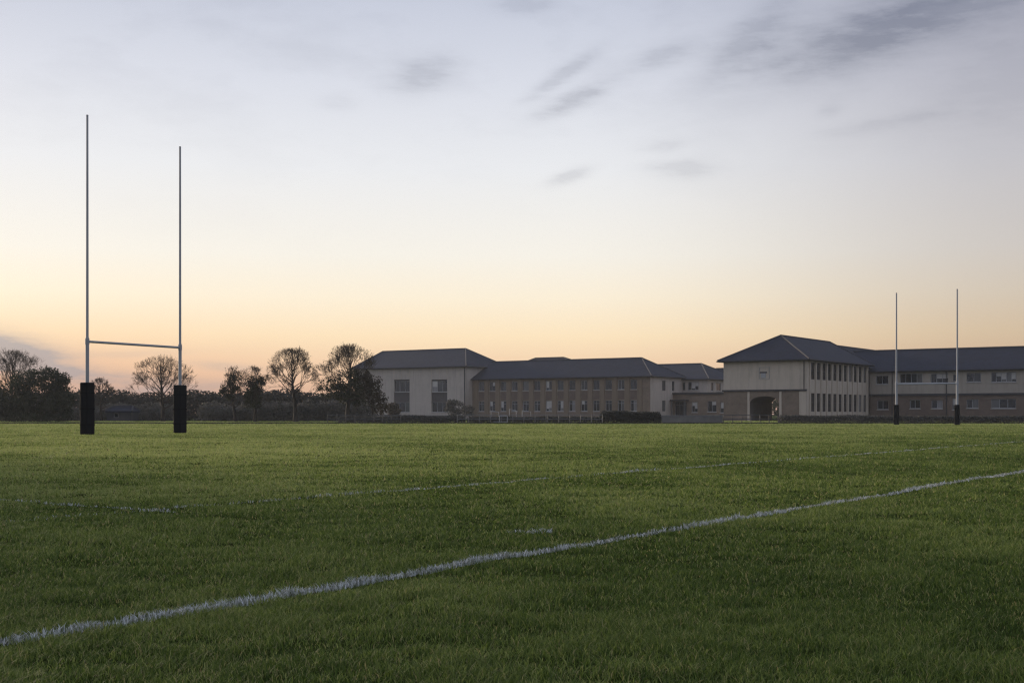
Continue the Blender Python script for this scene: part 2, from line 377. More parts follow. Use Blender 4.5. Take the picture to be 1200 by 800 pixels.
# ------------------------------------------------------------------ buildings
class Wall:
    """vertical wall plane in a building's local frame: s along, z up, d inward"""
    def __init__(s, o, a, n, rz): s.o, s.a, s.n, s.rz = Vector((*o, 0)), Vector((*a, 0)), Vector((*n, 0)), rz
    def P(s, u, z, d=0.0): return s.o + s.a*u + s.n*d + Vector((0, 0, z))
def front(x, y): return Wall((x, y), (1, 0), (0, 1), 0)
def right(x, y): return Wall((x, y), (0, 1), (-1, 0), math.pi/2)
def left(x, y): return Wall((x, y), (0, -1), (1, 0), -math.pi/2)
def back(x, y): return Wall((x, y), (-1, 0), (0, -1), math.pi)
def facade(mb, w, u0, u1, z0, z1, holes=(), depth=0.18):
    us = sorted({u0, u1, *[h[0] for h in holes], *[h[1] for h in holes]}); us = [u for u in us if u0 <= u <= u1]
    zs = sorted({z0, z1, *[h[2] for h in holes], *[h[3] for h in holes]}); zs = [z for z in zs if z0 <= z <= z1]
    for i in range(len(us)-1):
        for j in range(len(zs)-1):
            cu, cz = (us[i]+us[i+1])/2, (zs[j]+zs[j+1])/2
            if any(h[0] < cu < h[1] and h[2] < cz < h[3] for h in holes): continue
            mb.quad(w.P(us[i], zs[j]), w.P(us[i+1], zs[j]), w.P(us[i+1], zs[j+1]), w.P(us[i], zs[j+1]))
    for a, b, c, d in holes:
        q = depth
        mb.quad(w.P(a, c), w.P(a, c, q), w.P(a, d, q), w.P(a, d)); mb.quad(w.P(b, c, q), w.P(b, c), w.P(b, d), w.P(b, d, q))
        mb.quad(w.P(a, d), w.P(a, d, q), w.P(b, d, q), w.P(b, d)); mb.quad(w.P(a, c, q), w.P(a, c), w.P(b, c), w.P(b, c, q))
def wbox(mb, w, u0, u1, z0, z1, d0, d1):
    """box on a wall; d0..d1 measured inward (negative = proud of the wall)"""
    p = [w.P(u, z, d) for z in (z0, z1) for u, d in ((u0, d0), (u1, d0), (u1, d1), (u0, d1))]
    n = len(mb.v); mb.v += [tuple(x) for x in p]
    for f in ((3,2,1,0),(4,5,6,7),(0,1,5,4),(1,2,6,5),(2,3,7,6),(3,0,4,7)): mb.f.append(tuple(n+i for i in f))

_win = {}
RW = random.Random(5)
def window(w, hole, root, frame='frame_white', mull=1, trans=(), depth=0.11, sill=True, blind=0.0, fw=0.055, panes=True):
    """window > pane(s), sill, blind; one object per opening, in the opening's own frame"""
    a, b, c, d = hole; W, H = b-a, d-c
    key = (round(W, 3), round(H, 3), frame, mull, tuple(trans), sill)
    if key not in _win:
        m = MB(); e = 0.002
        m.box(e, fw, 0, 0.06, e, H-e); m.box(W-fw, W-e, 0, 0.06, e, H-e)
        m.box(fw, W-fw, 0.001, 0.059, e, fw); m.box(fw, W-fw, 0.001, 0.059, H-fw, H-e)
        for i in range(mull):
            x = W*(i+1)/(mull+1); m.box(x-fw*0.4, x+fw*0.4, 0.004, 0.056, fw, H-fw)
        xs = [fw] + [W*(i+1)/(mull+1) for i in range(mull)] + [W-fw]
        for tz in trans:
            for i in range(len(xs)-1):
                x0 = xs[i] + (fw*0.4 if i else 0); x1 = xs[i+1] - (fw*0.4 if i < len(xs)-2 else 0)
                m.box(x0, x1, 0.006, 0.054, H*tz-fw*0.4, H*tz+fw*0.4)
        fo = m.build('window', M[frame]); fm = fo.data; bpy.data.objects.remove(fo)
        ps = []
        for i in range(len(xs)-1):
            p = MB(); p.box(xs[i]+0.003, xs[i+1]-0.003, 0.03, 0.045, fw*0.8, H-fw*0.8)
            po = p.build('pane', M['glass']); ps.append(po.data); bpy.data.objects.remove(po)
        s = MB(); s.box(-0.06, W+0.06, -depth-0.07, 0.0, -0.085, -0.004)
        so = s.build('sill', M['sill']); sm = so.data; bpy.data.objects.remove(so)
        _win[key] = (fm, ps, sm, xs)
    fm, ps, sm, xs = _win[key]
    o = bpy.data.objects.new('window', fm); C.objects.link(o); o.parent = root
    o.location = w.P(a, c, depth); o.rotation_euler = (0, 0, w.rz)
    for i, pm in enumerate(ps):
        q = bpy.data.objects.new('pane', pm); C.objects.link(q); q.parent = o
        if RW.random() < blind:
            hb = H*RW.uniform(0.3, 0.75); bm = MB(); bm.box(xs[i]+0.03, xs[i+1]-0.03, 0.018, 0.026, H-fw-hb, H-fw-0.01)
            bm.build('blind', M['blind'], o)
    if sill:
        q = bpy.data.objects.new('sill', sm); C.objects.link(q); q.parent = o
    return o
def hip_roof(root, x0, x1, y0, y1, ze, zr, axis='x', a0=4.0, a1=4.0, ov=0.45, mat='slate', off=0.0, gut=True, hips=(1, 1)):
    X0, X1, Y0, Y1 = x0-ov, x1+ov, y0-ov, y1+ov
    zb = ze - 0.16
    if axis == 'x':
        ym = (Y0+Y1)/2 + off; A, B = Vector((X0+a0, ym, zr)), Vector((X1-a1, ym, zr))
    else:
        xm = (X0+X1)/2 + off; A, B = Vector((xm, Y0+a0, zr)), Vector((xm, Y1-a1, zr))
    e = [Vector((X0, Y0, ze)), Vector((X1, Y0, ze)), Vector((X1, Y1, ze)), Vector((X0, Y1, ze))]
    lo = [Vector((p.x, p.y, zb)) for p in e]
    m = MB()
    if axis == 'x':
        m.poly([e[0], e[1], B, A]); m.poly([e[2], e[3], A, B]); m.poly([e[1], e[2], B]); m.poly([e[3], e[0], A])
        hl = [(e[0], A), (e[3], A), (e[1], B), (e[2], B)]
    else:
        m.poly([e[0], e[1], A]); m.poly([e[1], e[2], B, A]); m.poly([e[2], e[3], B]); m.poly([e[3], e[0], A, B])
        hl = [(e[0], A), (e[1], A), (e[2], B), (e[3], B)]
    m.poly([lo[3], lo[2], lo[1], lo[0]])
    for i in range(4):
        j = (i+1) % 4; m.quad(lo[i], lo[j], e[j], e[i])
    roof = m.build('roof', M[mat], root)
    r = MB(); up = Vector((0, 0, 0.03))
    r.tube(A+up, B+up, 0.09, 0.09, 6)
    for i, (p, q) in enumerate(hl):
        if hips[0 if i < 2 else 1]: r.tube(p+up*0.6, q+up, 0.075, 0.085, 6)
    r.build('ridge_tiles', M['ridge'], roof)
    if gut:
        gm = MB(); z = zb + 0.075; q = 0.055
        c = [Vector((X0-q, Y0-q, z)), Vector((X1+q, Y0-q, z)), Vector((X1+q, Y1+q, z)), Vector((X0-q, Y1+q, z))]
        for i in range(4): gm.tube(c[i], c[(i+1) % 4], 0.058, 0.058, 6)
        gm.build('gutter', M['trim'], roof)
    return roof
def pxs(w_org, px, loc_o, along):
    """local coordinate along a building axis at which that axis crosses photo column px"""
    rt = (px-600)/F
    return (rt*w_org.y - w_org.x) / (along.x - rt*along.y)
def L2W(O, x, y): return O + R*x + U*y
def zat(py, O, x, y): return PZ(py, L2W(O, x, y).y)

# ---- hall at the left (pale render, tall slit windows)
K1 = Vector((PX(545.5, 190), 190, 0)); W1 = 21.5; O1 = K1 - R*W1; E1 = 7.85; D1_ = 11.0
hall = thing('school_hall', 'tall pale rendered hall with two tall window bays under a grey hipped roof', 'building', O1, -ANG)
wf = front(0, 0)
bays = []
for p0, p1 in ((461.5, 480), (505.5, 524)):
    bays.append((W1 + pxs(K1, p0, 0, R), W1 + pxs(K1, p1, 0, R), 0.75, 0))
holes = []
for a_, b_, z0, _ in bays:
    ym = zat(444.5, O1, (a_+b_)/2, 0); holes.append((a_, b_, 1.0, ym))
m = MB(); facade(m, wf, 0, W1, 0, E1-0.1, holes, 0.35)
facade(m, right(W1, 0), 0, D1_, 0, E1-0.1); facade(m, left(0, D1_), 0, D1_, 0, E1-0.1); facade(m, back(W1, D1_), 0, W1, 0, E1-0.1)
m.build('wall', M['pale'], hall)
for h in holes:
    H = h[3]-h[2]
    pn = MB(); zlo, zhi = h[2]+H*0.30, h[2]+H*0.62
    wbox(pn, wf, h[0]+0.002, h[1]-0.002, zlo, zhi, 0.15, 0.36); pn.build('spandrel_panel', M['panel'], hall)
    pn = MB(); wbox(pn, wf, h[0]+0.002, h[1]-0.002, h[3]-0.2, h[3]-0.002, 0.16, 0.36); pn.build('window_head', M['panel'], hall)
    window(wf, (h[0], h[1], zhi, h[3]-0.2), hall, 'frame_white', 2, (), 0.22, True, 0.2, 0.05)
    window(wf, (h[0], h[1], h[2], zlo), hall, 'frame_white', 2, (), 0.22, True, 0.0, 0.05)
    for u in (h[0]+0.02, (h[0]+h[1])/2, h[1]-0.02):
        gr = MB(); wbox(gr, wf, u-0.03, u+0.03, h[3]+0.12, E1-0.25, -0.03, -0.002); gr.build('joint_strip', M['cream'], hall)
pl = MB(); wbox(pl, wf, -0.03, W1+0.03, 0, 0.55, -0.05, -0.002); pl.build('plinth', M['garden'], hall)
dp = MB(); dp.tube((W1-0.12, -0.09, 0.0), (W1-0.12, -0.09, E1-0.2), 0.07, 0.07, 8); dp.build('drainpipe', M['trim'], hall)
hip_roof(hall, 0, W1, 0, D1_, E1, 10.75, 'x', 1.6, 4.4, 0.5)

# ---- long two-storey classroom range
K2 = K1 + U*1.75; E2 = 5.95; D2_ = 10.0
W2 = pxs(K2, 762, 0, R)
rng = thing('classroom_block', 'long two storey brown brick range with two rows of fourteen windows', 'building', K2, -ANG)
holes, wu, wl = [], [], []
cent = [563.3, 577.6, 591, 604, 616.4, 629.8, 643, 656, 669, 683.6, 698, 712.4, 728.5, 745]
cs = [pxs(K2, c, 0, R) for c in cent]
n = len(cs); a_, b_ = np.polyfit(np.arange(n), cs, 1); cs = [b_ + a_*i for i in range(n)]
for c in cs:
    wu.append((c-0.5, c+0.5, 4.12, 5.46)); wl.append((c-0.5, c+0.5, 1.12, 2.62))
m = MB(); facade(m, wf, 0, W2, 0, E2-0.1, wu+wl, 0.16)
facade(m, back(W2, D2_), 0, W2, 0, E2-0.1); facade(m, left(0, D2_), 0, D2_, 0, E2-0.1)
m.build('wall', M['brick'], rng)
for i, h in enumerate(wu): window(wf, h, rng, 'frame_dark' if i % 3 else 'frame_white', 1, (), 0.09, True, 0.12)
for i, h in enumerate(wl): window(wf, h, rng, 'frame_white', 1, (0.72,), 0.09, True, 0.12)
mid = [(cs[i]+cs[i+1])/2 for i in range(n-1)]
step = a_
for u in [cs[0]-step/2] + mid + [cs[-1]+step/2]:
    p = MB(); wbox(p, wf, u-0.34, u+0.34, 0.0, E2-0.12, -0.09, 0.05); p.build('pilaster', M['stone'], rng)
for c in cs:
    p = MB(); wbox(p, wf, c-0.5, c+0.5, 2.75, 3.98, -0.012, 0.05); p.build('spandrel_panel', M['spandrel'], rng)
# rendered gable return with two narrow windows per floor
wr = right(W2, 0)
def r2(px): return pxs(L2W(K2, W2, 0), px, 0, U)
rh = []
for p0, p1 in ((776, 780), (787.5, 790.5)):
    rh.append((r2(p0), r2(p1), 3.95, 5.35))
rh.append((r2(776), r2(780), 1.1, 2.6))
m = MB(); facade(m, wr, 0.003, D2_, 0, E2-0.1, rh, 0.14); m.build('end_wall', M['pale'], rng)
for h in rh: window(wr, h, rng, 'frame_dark', 0, (), 0.08, False)
hip_roof(rng, 0.5, W2, 0, D2_, E2, 8.65, 'x', 0.0, 4.4, 0.45, 'slate', 0, True, (0, 1))
g2 = MB(); wbox(g2, front(0, 0), 0.0, W2+0.02, 0, 0.4, -0.03, -0.003); g2.build('plinth', M['garden'], rng)

# ---- low roof hump showing over the long range
KH = L2W(K2, -3.5, 11.2)
rear = thing('rear_block', 'brown roof of a block rising just above the long slate roof', 'building', KH, -ANG)
m = MB(); Wr = 16.5
for w_ in ((front(0, 0), Wr), (back(Wr, 9), Wr), (left(0, 9), 9), (right(Wr, 0), 9)): facade(m, w_[0], 0, w_[1], 0, 6.9)
m.build('wall', M['brick'], rear)
hip_roof(rear, 0, Wr, 0, 9, 7.0, zat(419.3, KH, 7, 4.5), 'x', 5.0, 7.0, 0.4, 'slate2')

# ---- recessed block behind, with a flat-roofed entrance in front
K3 = L2W(K2, W2 - 9.0, D2_); W3 = 9.0 + pxs(L2W(K2, W2, D2_), 829, 0, R); E3 = 5.72
ent = thing('entrance_block', 'recessed entrance block with cream upper floor and brick flat roofed porch', 'building', K3, -ANG)
def f3(px): return pxs(K3, px, 0, R)
h3 = [(f3(798.5), f3(803), 4.1, 5.25), (f3(806), f3(818.5), 4.1, 5.3)]
m = MB(); facade(m, wf, 0, W3, 0, E3-0.1, h3, 0.14); w3r = right(W3, 0)
def r3(px): return pxs(L2W(K3, W3, 0), px, 0, U)
h3r = [(r3(833), r3(836.3), 4.0, 5.2), (r3(839.5), r3(845), 4.0, 5.2)]
facade(m, w3r, 0, 12, 0, E3-0.1, h3r, 0.14); facade(m, left(0, 12), 0, 12, 0, E3-0.1); facade(m, back(W3, 12), 0, W3, 0, E3-0.1)
m.build('wall', M['pale'], ent)
window(wf, h3[0], ent, 'frame_dark', 0, (), 0.08, True, 0.0); window(wf, h3[1], ent, 'frame_white', 2, (), 0.08, True, 0.4)
for h in h3r: window(w3r, h, ent, 'frame_white', 1, (), 0.08, True, 0.3)
hip_roof(ent, 0, W3, 0, 12, E3, 8.1, 'x', 0.5, 4.2, 0.45, 'slate', 0, True, (0, 1))
# porch
X0 = 9.05; YP = -3.2; XP1 = X0 + 11.5; HP = 3.62
OP = L2W(K3, 0, YP)
def fp(px): return pxs(OP, px, 0, R)
wp = front(0, YP)
door_h = (max(X0+0.2, fp(791)), fp(804.5), 0.02, 2.45)
ph = [door_h, (fp(810.5), fp(817.5), 0.95, 2.4), (fp(829), fp(839.5), 1.0, 2.5), (fp(844), fp(848.5), 0.9, 2.35)]
m = MB(); facade(m, wp, X0, XP1, 0, HP, ph, 0.2)
facade(m, left(X0, -0.01), 0, -YP-0.01, 0, HP); facade(m, right(XP1, YP), 0, -YP, 0, HP)
m.build('porch_wall', M['brick'], ent)
m = MB(); m.box(X0-0.18, XP1+0.18, YP-0.18, -0.004, HP-0.16, HP+0.1); m.build('flat_roof', M['trim'], ent)
dd = window(wp, door_h, ent, 'frame_dark', 2, (0.8,), 0.16, False); dd.name = 'door'
for h in ph[1:3]: window(wp, h, ent, 'frame_white', 1, (), 0.1, True, 0.4)
window(wp, ph[3], ent, 'frame_white', 0, (), 0.1, True, 1.0)
cn = MB(); cn.box(door_h[0]-0.25, door_h[1]+0.35, YP-1.1, YP-0.005, 2.55, 2.72); cn.build('canopy', M['trim'], ent)
for q in (door_h[0]-0.1, door_h[1]+0.15):
    cpost = MB(); cpost.box(q, q+0.12, YP-1.0, YP-0.9, 0, 2.55); cpost.build('canopy_post', M['frame_dark'], ent)
# roof beyond
KB = Vector((PX(826, 212), 212, 0))
bk = thing('far_roof_block', 'small sliver of slate roof between the entrance block and the arch block', 'building', KB, -ANG)
m = MB()
for w_ in ((front(0, 0), 5.0), (back(5.0, 8), 5.0), (left(0, 8), 8), (right(5.0, 0), 8)): facade(m, w_[0], 0, w_[1], 0, 5.6)
m.build('wall', M['pale'], bk)
hip_roof(bk, 0, 5.0, 0, 8, 5.7, PZ(431.5, 214), 'x', 0.6, 0.6, 0.4)

# ---- gatehouse block with archway and finned side
C4 = Vector((29.9, 130.0, 0)); W4 = 9.11; K4 = C4 - R*W4; E4 = 6.3; D4 = 19.5; ZB = 3.12
arch = thing('gatehouse_block', 'two storey corner block with an archway below and rows of narrow fins along its side', 'building', K4, -ANG)
ax0, ax1 = W4 + pxs(C4, 879, 0, R), W4 + pxs(C4, 913, 0, R); zs_, zc = 1.92, 2.54
m = MB(); facade(m, wf, 0, W4, ZB, E4-0.1)
wr4 = right(W4, 0); nb = 11; u0, u1 = 0.95, D4-0.55; st = (u1-u0)/nb
slots = []
for i in range(nb):
    c = u0 + st*(i+0.5); slots += [(c-0.6, c+0.6, 4.25, 6.02), (c-0.6, c+0.6, 0.95, 2.85)]
facade(m, wr4, 0.003, D4, 0, E4-0.1, slots, 0.12)
facade(m, left(0, D4), 0, D4, ZB, E4-0.1); facade(m, back(W4, D4), 0, W4, ZB, E4-0.1)
m.build('wall', M['cream'], arch)
# ground floor front with arch
m = MB(); w4 = wf; N = 14; cx = (ax0+ax1)/2; hw = (ax1-ax0)/2
pts = [(ax0 + (ax1-ax0)*i/N, zs_ + (zc-zs_)*math.sqrt(max(0, 1-((i/N-0.5)*2)**2))) for i in range(N+1)]
TH = ZB - 0.004
m.quad(w4.P(0, 0), w4.P(ax0, 0), w4.P(ax0, TH), w4.P(0, TH)); m.quad(w4.P(ax1, 0), w4.P(W4-0.002, 0), w4.P(W4-0.002, TH), w4.P(ax1, TH))
TL = 5.9
for i in range(N):
    (p0, q0), (p1, q1) = pts[i], pts[i+1]
    m.quad(w4.P(p0, q0), w4.P(p1, q1), w4.P(p1, TH), w4.P(p0, TH))
m.build('front_wall', M['brick'], arch)
m = MB()
for i in range(N):
    (p0, q0), (p1, q1) = pts[i], pts[i+1]
    m.quad(w4.P(p0, q0), w4.P(p0, q0, TL), w4.P(p1, q1, TL), w4.P(p1, q1))
m.quad((ax0, 0, 0), (ax0, TL, 0), (ax0, TL, zs_), (ax0, 0, zs_))
m.quad((ax1, 0, 0), (ax1, 0, zs_), (ax1, D4, zs_), (ax1, D4, 0)); m.quad((ax1, TL, zs_), (ax1, D4, zs_), (ax1, D4, ZB), (ax1, TL, ZB))
m.quad((0, TL, 0), (ax0, TL, 0), (ax0, TL, ZB), (0, TL, ZB)); m.quad((0, 0.01, 0), (0, TL, 0), (0, TL, ZB), (0, 0.01, ZB))
m.box(0.01, W4-0.4, 0.05, D4-0.01, ZB-0.012, ZB+0.2)
m.quad((0, D4, 0), (ax1, D4, 0), (ax1, D4, ZB), (0, D4, ZB))
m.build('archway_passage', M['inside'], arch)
for u, wd in ((ax0-0.28, 0.24), (ax1+0.04, 0.24), (W4-0.75, 0.74)):
    m = MB(); wbox(m, wf, u, u+wd, 0, ZB-0.1, -0.06, 0.04); m.build('pier', M['cream'], arch)
m = MB(); m.box(-0.12, W4+0.06, -0.15, -0.002, ZB-0.06, ZB+0.11); m.build('string_course', M['trim'], arch)
dp = MB(); dp.tube((W4-0.22, -0.10, ZB+0.12), (W4-0.22, -0.10, E4-0.2), 0.05, 0.05, 8); dp.build('drainpipe', M['trim'], arch)
for h in slots: window(wr4, h, arch, 'trim', 0, (0.5,), 0.075, False, 0.0)
for i in range(nb+1):
    u = u0 + st*i
    p = MB(); wbox(p, wr4, u-0.17, u+0.17, 0.0, E4-0.14, -0.09, 0.03); p.build('fin', M['cream'], arch)
# square crest frame on the front
def f4(px): return W4 + pxs(C4, px, 0, R)
q0, q1 = f4(889.5), f4(902); zq0, zq1 = zat(444, K4, 5, 0), zat(430, K4, 5, 0)
cr = MB()
for a in ((q0, q1, zq1-0.07, zq1), (q0, q1, zq0, zq0+0.07)): wbox(cr, wf, a[0], a[1], a[2], a[3], -0.05, 0.03)
for a in (q0, q1-0.07): wbox(cr, wf, a, a+0.07, zq0+0.072, zq1-0.072, -0.048, 0.03)
crf = cr.build('crest_frame', M['sill'], arch)
cr = MB(); mz = zq0 + (zq1-zq0)*0.50
wbox(cr, wf, q0+0.1, q1-0.3, mz, mz+0.14, -0.055, -0.003); cr.build('carved_band', M['panel'], crf)
cr = MB(); wbox(cr, wf, q0+0.22, q1-0.42, zq0+0.14, mz-0.004, -0.05, -0.003); cr.build('pale_tablet', M['frame_white'], crf)
hip_roof(arch, 0, W4, 0, D4, E4, 9.05, 'y', 5.05, 0.6, 0.5)
# rear wing of the gatehouse with a slightly lower ridge
m = MB(); RX0, RX1, RY0, RY1 = 0.4, W4-0.4, D4+0.6, 44.0
facade(m, right(RX1, RY0), 0, RY1-RY0, 0, 5.9); facade(m, left(RX0, RY1), 0, RY1-RY0, 0, 5.9); facade(m, front(RX0, RY0), 0, RX1-RX0, 0, 5.9); facade(m, back(RX1, RY1), 0, RX1-RX0, 0, 5.9)
m.build('rear_wall', M['pale'], arch)
hip_roof(arch, RX0, RX1, RY0, RY1, 6.0, 8.72, 'y', 0.0, 0.0, 0.4, 'slate', 0, True, (0, 0))

# ---- right wing
K5 = L2W(K4, W4, D4 + 0.35); E5 = 5.6; W5 = 46.0; D5 = 10.2
wing = thing('right_wing', 'long right hand wing with cream first floor above a dull red brick ground floor', 'building', K5, -ANG)
def f5(px): return pxs(K5, px, 0, R)
up = [(1026.5, 1041, 450, 440, 1), (1054.5, 1081, 448.5, 437.5, 3), (1090.6, 1111, 448.5, 437.5, 2), (1117, 1121, 446.5, 439, 0), (1132.6, 1149.5, 447.5, 437, 1), (1161.5, 1191, 447.5, 436, 4), (1212, 1236, 447, 435, 2), (1260, 1285, 447, 434, 2)]
lo = [(1028, 1041, 479.5, 469, 1), (1066, 1078.4, 478.5, 468.3, 1), (1091.5, 1104.6, 478.5, 468.8, 1), (1116, 1121.5, 480, 466.5, 0), (1132.6, 1146.5, 478, 467.5, 1), (1161.5, 1190.5, 478.2, 467.3, 2), (1214, 1240, 478, 467, 2)]
ZF = 2.92
def conv(t):
    a, b = f5(t[0]), f5(t[1]); return (a, b, zat(t[2], K5, (a+b)/2, 0), zat(t[3], K5, (a+b)/2, 0))
hu = [conv(t) for t in up]; hl_ = [conv(t) for t in lo]
m = MB(); facade(m, wf, 0, W5, ZF, E5-0.1, hu, 0.16); facade(m, right(W5, 0), 0, D5, 0, E5-0.1); facade(m, back(W5, D5), 0, W5, 0, E5-0.1); m.build('wall', M['cream_dim'], wing)
m = MB(); facade(m, wf, 0.002, W5-0.002, 0, ZF-0.004, hl_, 0.16); m.build('brick_wall', M['redbrick'], wing)
m = MB(); m.box(0.01, W5, -0.14, -0.003, ZF-0.16, ZF+0.06); m.build('string_course', M['trim'], wing)
for h, t in zip(hu, up): window(wf, h, wing, 'frame_white' if t[4] else 'frame_dark', t[4], (), 0.1, True, 0.45)
for h, t in zip(hl_, lo): window(wf, h, wing, 'frame_white', t[4], (), 0.1, True, 0.08)
for px in (1055, 1119):
    dp = MB(); dp.tube((f5(px)-0.9, -0.08, 0), (f5(px)-0.9, -0.08, E5-0.2), 0.045, 0.045, 8); dp.build('drainpipe', M['trim'], wing)
hip_roof(wing, -3.2, W5, 0, D5, E5, 8.15, 'x', 0.0, 5.0, 0.45, 'slate', 0, True, (0, 1))

# ------------------------------------------------------------------ vegetation
def leaf_cloud(cent, size, rs):
    n = len(cent)
    d = rs.randn(n, 3); d /= np.linalg.norm(d, axis=1)[:, None]
    e = np.cross(d, rs.randn(n, 3)); e /= np.linalg.norm(e, axis=1)[:, None]
    sz = size*(0.6 + 0.8*rs.rand(n))[:, None]
    v = np.empty((n, 4, 3))
    v[:, 0] = cent - d*sz; v[:, 1] = cent + e*sz*0.55; v[:, 2] = cent + d*sz; v[:, 3] = cent - e*sz*0.55
    t = np.array([[0, 1, 2], [0, 2, 3]])
    return v.reshape(-1, 3), (t[None] + (np.arange(n)*4)[:, None, None]).reshape(-1, 3)
def clump_points(n, c, r, rs, k=26, lump=0.36):
    """points in small clumps spread over an ellipsoid: uneven outline with gaps"""
    c = np.array(c); r = np.array(r)
    d = rs.randn(k, 3); d /= np.linalg.norm(d, axis=1)[:, None]
    cc = c + d*r*(0.30 + 0.62*rs.rand(k)[:, None]**0.6)
    i = rs.randint(0, k, n)
    rad = lump*(0.5+0.8*rs.rand(k))[i][:, None]
    p = rs.randn(n, 3); p /= np.linalg.norm(p, axis=1)[:, None]
    return cc[i] + p*rad*r*(rs.rand(n)[:, None]**0.45)

def bare_tree(name, label, px, Y, top, width_px, base_frac=0.34, seed=1, dens=1.0, ivy=None, leaves=0, leafmat='dull', twig_r=0.014, flat=1.0, grp=None, spread=1.0):
    rnd = random.Random(seed); rs = np.random.RandomState(seed)
    H = PZ(top, Y); Rr = width_px/F*Y/2
    root = thing(name, label, 'tree', (PX(px, Y), Y, 0), 0, grp)
    tr = MB(); cr = MB(); tips = []
    cz = H*(base_frac + (1-base_frac)*0.48); rz = H - cz
    def inside(p):
        return (p.x/Rr)**2 + (p.y/Rr)**2 + ((p.z-cz)/(rz*(1.0 if p.z > cz else 1.15)))**2 < 1.0 + rnd.uniform(-0.12, 0.1)
    r0 = 0.030*H + 0.02
    pos = Vector((0, 0, -0.05)); tilt = Vector((rnd.uniform(-.05, .05), rnd.uniform(-.05, .05), 1)).normalized()
    trunk = [(pos.copy(), r0*1.3)]
    N = 9
    for i in range(N):
        tilt = (tilt + Vector((rnd.uniform(-.06, .06), rnd.uniform(-.06, .06), 0.1))).normalized()
        pos = pos + tilt*(H*0.80/N); trunk.append((pos.copy(), r0*(1 - 0.86*(i+1)/N)))
    for (p, a), (q, b) in zip(trunk[:-1], trunk[1:]): tr.tube(p, q, a, b, 8, False)
    def branch(p, d, ln, r, lev):
        steps = 2 if lev < 3 else 1
        for s in range(steps):
            d = (d + Vector((rnd.uniform(-.16, .16), rnd.uniform(-.16, .16), rnd.uniform(-.06, .16)))).normalized()
            q = p + d*(ln/steps); rr = max(twig_r*0.6, r*0.78)
            cr.tube(p, q, r, rr, 4 if lev < 2 else 3, False); p, r = q, rr
            if lev >= 1 and not inside(p): tips.append(p.copy()); return
        if lev >= 5: tips.append(p.copy()); return
        for k in range(3 if rnd.random() < 0.85*dens else 2):
            ax = d.orthogonal(); ax.rotate(Matrix.Rotation(rnd.uniform(0, 6.283), 3, d)); nd = d.copy()
            nd.rotate(Matrix.Rotation(rnd.uniform(0.22, 0.72), 3, ax)); nd.z += 0.09
            branch(p, nd.normalized(), ln*rnd.uniform(0.60, 0.86), max(twig_r*0.7, r*rnd.uniform(0.55, 0.75)), lev+1)
    nl = int(26*dens)
    for i in range(nl):
        f = base_frac*1.0 + (0.80-base_frac)*(i/(nl-1))**0.9
        z = f*H
        j = min(N-1, int(z/(H*0.80)*N)); tt = z/(H*0.80)*N - j
        p = trunk[j][0].lerp(trunk[j+1][0], min(1, max(0, tt))); rr = trunk[j][1]*0.5 + 0.008
        az = i*2.4 + rnd.uniform(-.4, .4); g_ = i/(nl-1)
        el = math.radians(18 + 62*g_ + rnd.uniform(-8, 8))
        d = Vector((math.cos(az)*math.cos(el), math.sin(az)*math.cos(el), math.sin(el)))
        reach = (Rr*math.cos(el)**2 + rz*0.9*math.sin(el)**2)
        branch(p, d, reach*0.36*rnd.uniform(0.9, 1.15)*spread, rr, 0)
    tr.build('trunk', M['bark'], root, True)
    cr.build('crown', M['twig'], root)
    if leaves and tips:
        tp = np.array([tuple(q) for q in tips]); c = tp[rs.randint(0, len(tp), leaves)] + rs.randn(leaves, 3)*0.10
        v_, t_ = leaf_cloud(c, 0.055, rs); tri_mesh('leaves', v_, t_, M[leafmat], root)
    if ivy:
        pts_ = []
        for (n_, cx_, cz_, rx_, rz_) in ivy:
            pts_.append(clump_points(n_, (cx_, 0, cz_), (rx_, rx_*0.9, rz_), rs, 30, 0.38))
        v_, t_ = leaf_cloud(np.concatenate(pts_), 0.085, rs); tri_mesh('ivy', v_, t_, M['ivy'], root)
    return root
def leafy_tree(name, label, px, Y, lobes, seed, mat='ever', cat='tree', grp=None, size=0.10, trunk_h=1.5):
    """lobes: (n, px, py, rx_px, ry_px)"""
    rs = np.random.RandomState(seed); root = thing(name, label, cat, (PX(px, Y), Y, 0), 0, grp)
    pts_ = []
    for (n_, lx, ly, rx, ry) in lobes:
        x = PX(lx, Y) - PX(px, Y); z = PZ(ly, Y); rx = rx/F*Y; rz = ry/F*Y
        pts_.append(clump_points(n_, (x, rs.uniform(-.3, .3), z), (rx, rx*0.9, rz), rs, 34, 0.36))
    c = np.concatenate(pts_); c = c[c[:, 2] > 0.02]
    v_, t_ = leaf_cloud(c, size, rs)
    tri_mesh('crown', v_, t_, M[mat], root)
    tr = MB(); rnd = random.Random(seed); p = Vector((0, 0, -0.05)); r = 0.05*trunk_h+0.04
    for i in range(4):
        q = p + Vector((rnd.uniform(-.06, .06), rnd.uniform(-.06, .06), trunk_h/4)); tr.tube(p, q, r, r*0.8, 8, False); p, r = q, r*0.8
    for i in range(7):
        q = p + Vector((rnd.uniform(-.6, .6), rnd.uniform(-.5, .5), rnd.uniform(.3, .9)))*trunk_h*0.5; tr.tube(p, q, r*0.7, r*0.25, 6, False)
    tr.build('trunk', M['bark'], root, True)
    return root

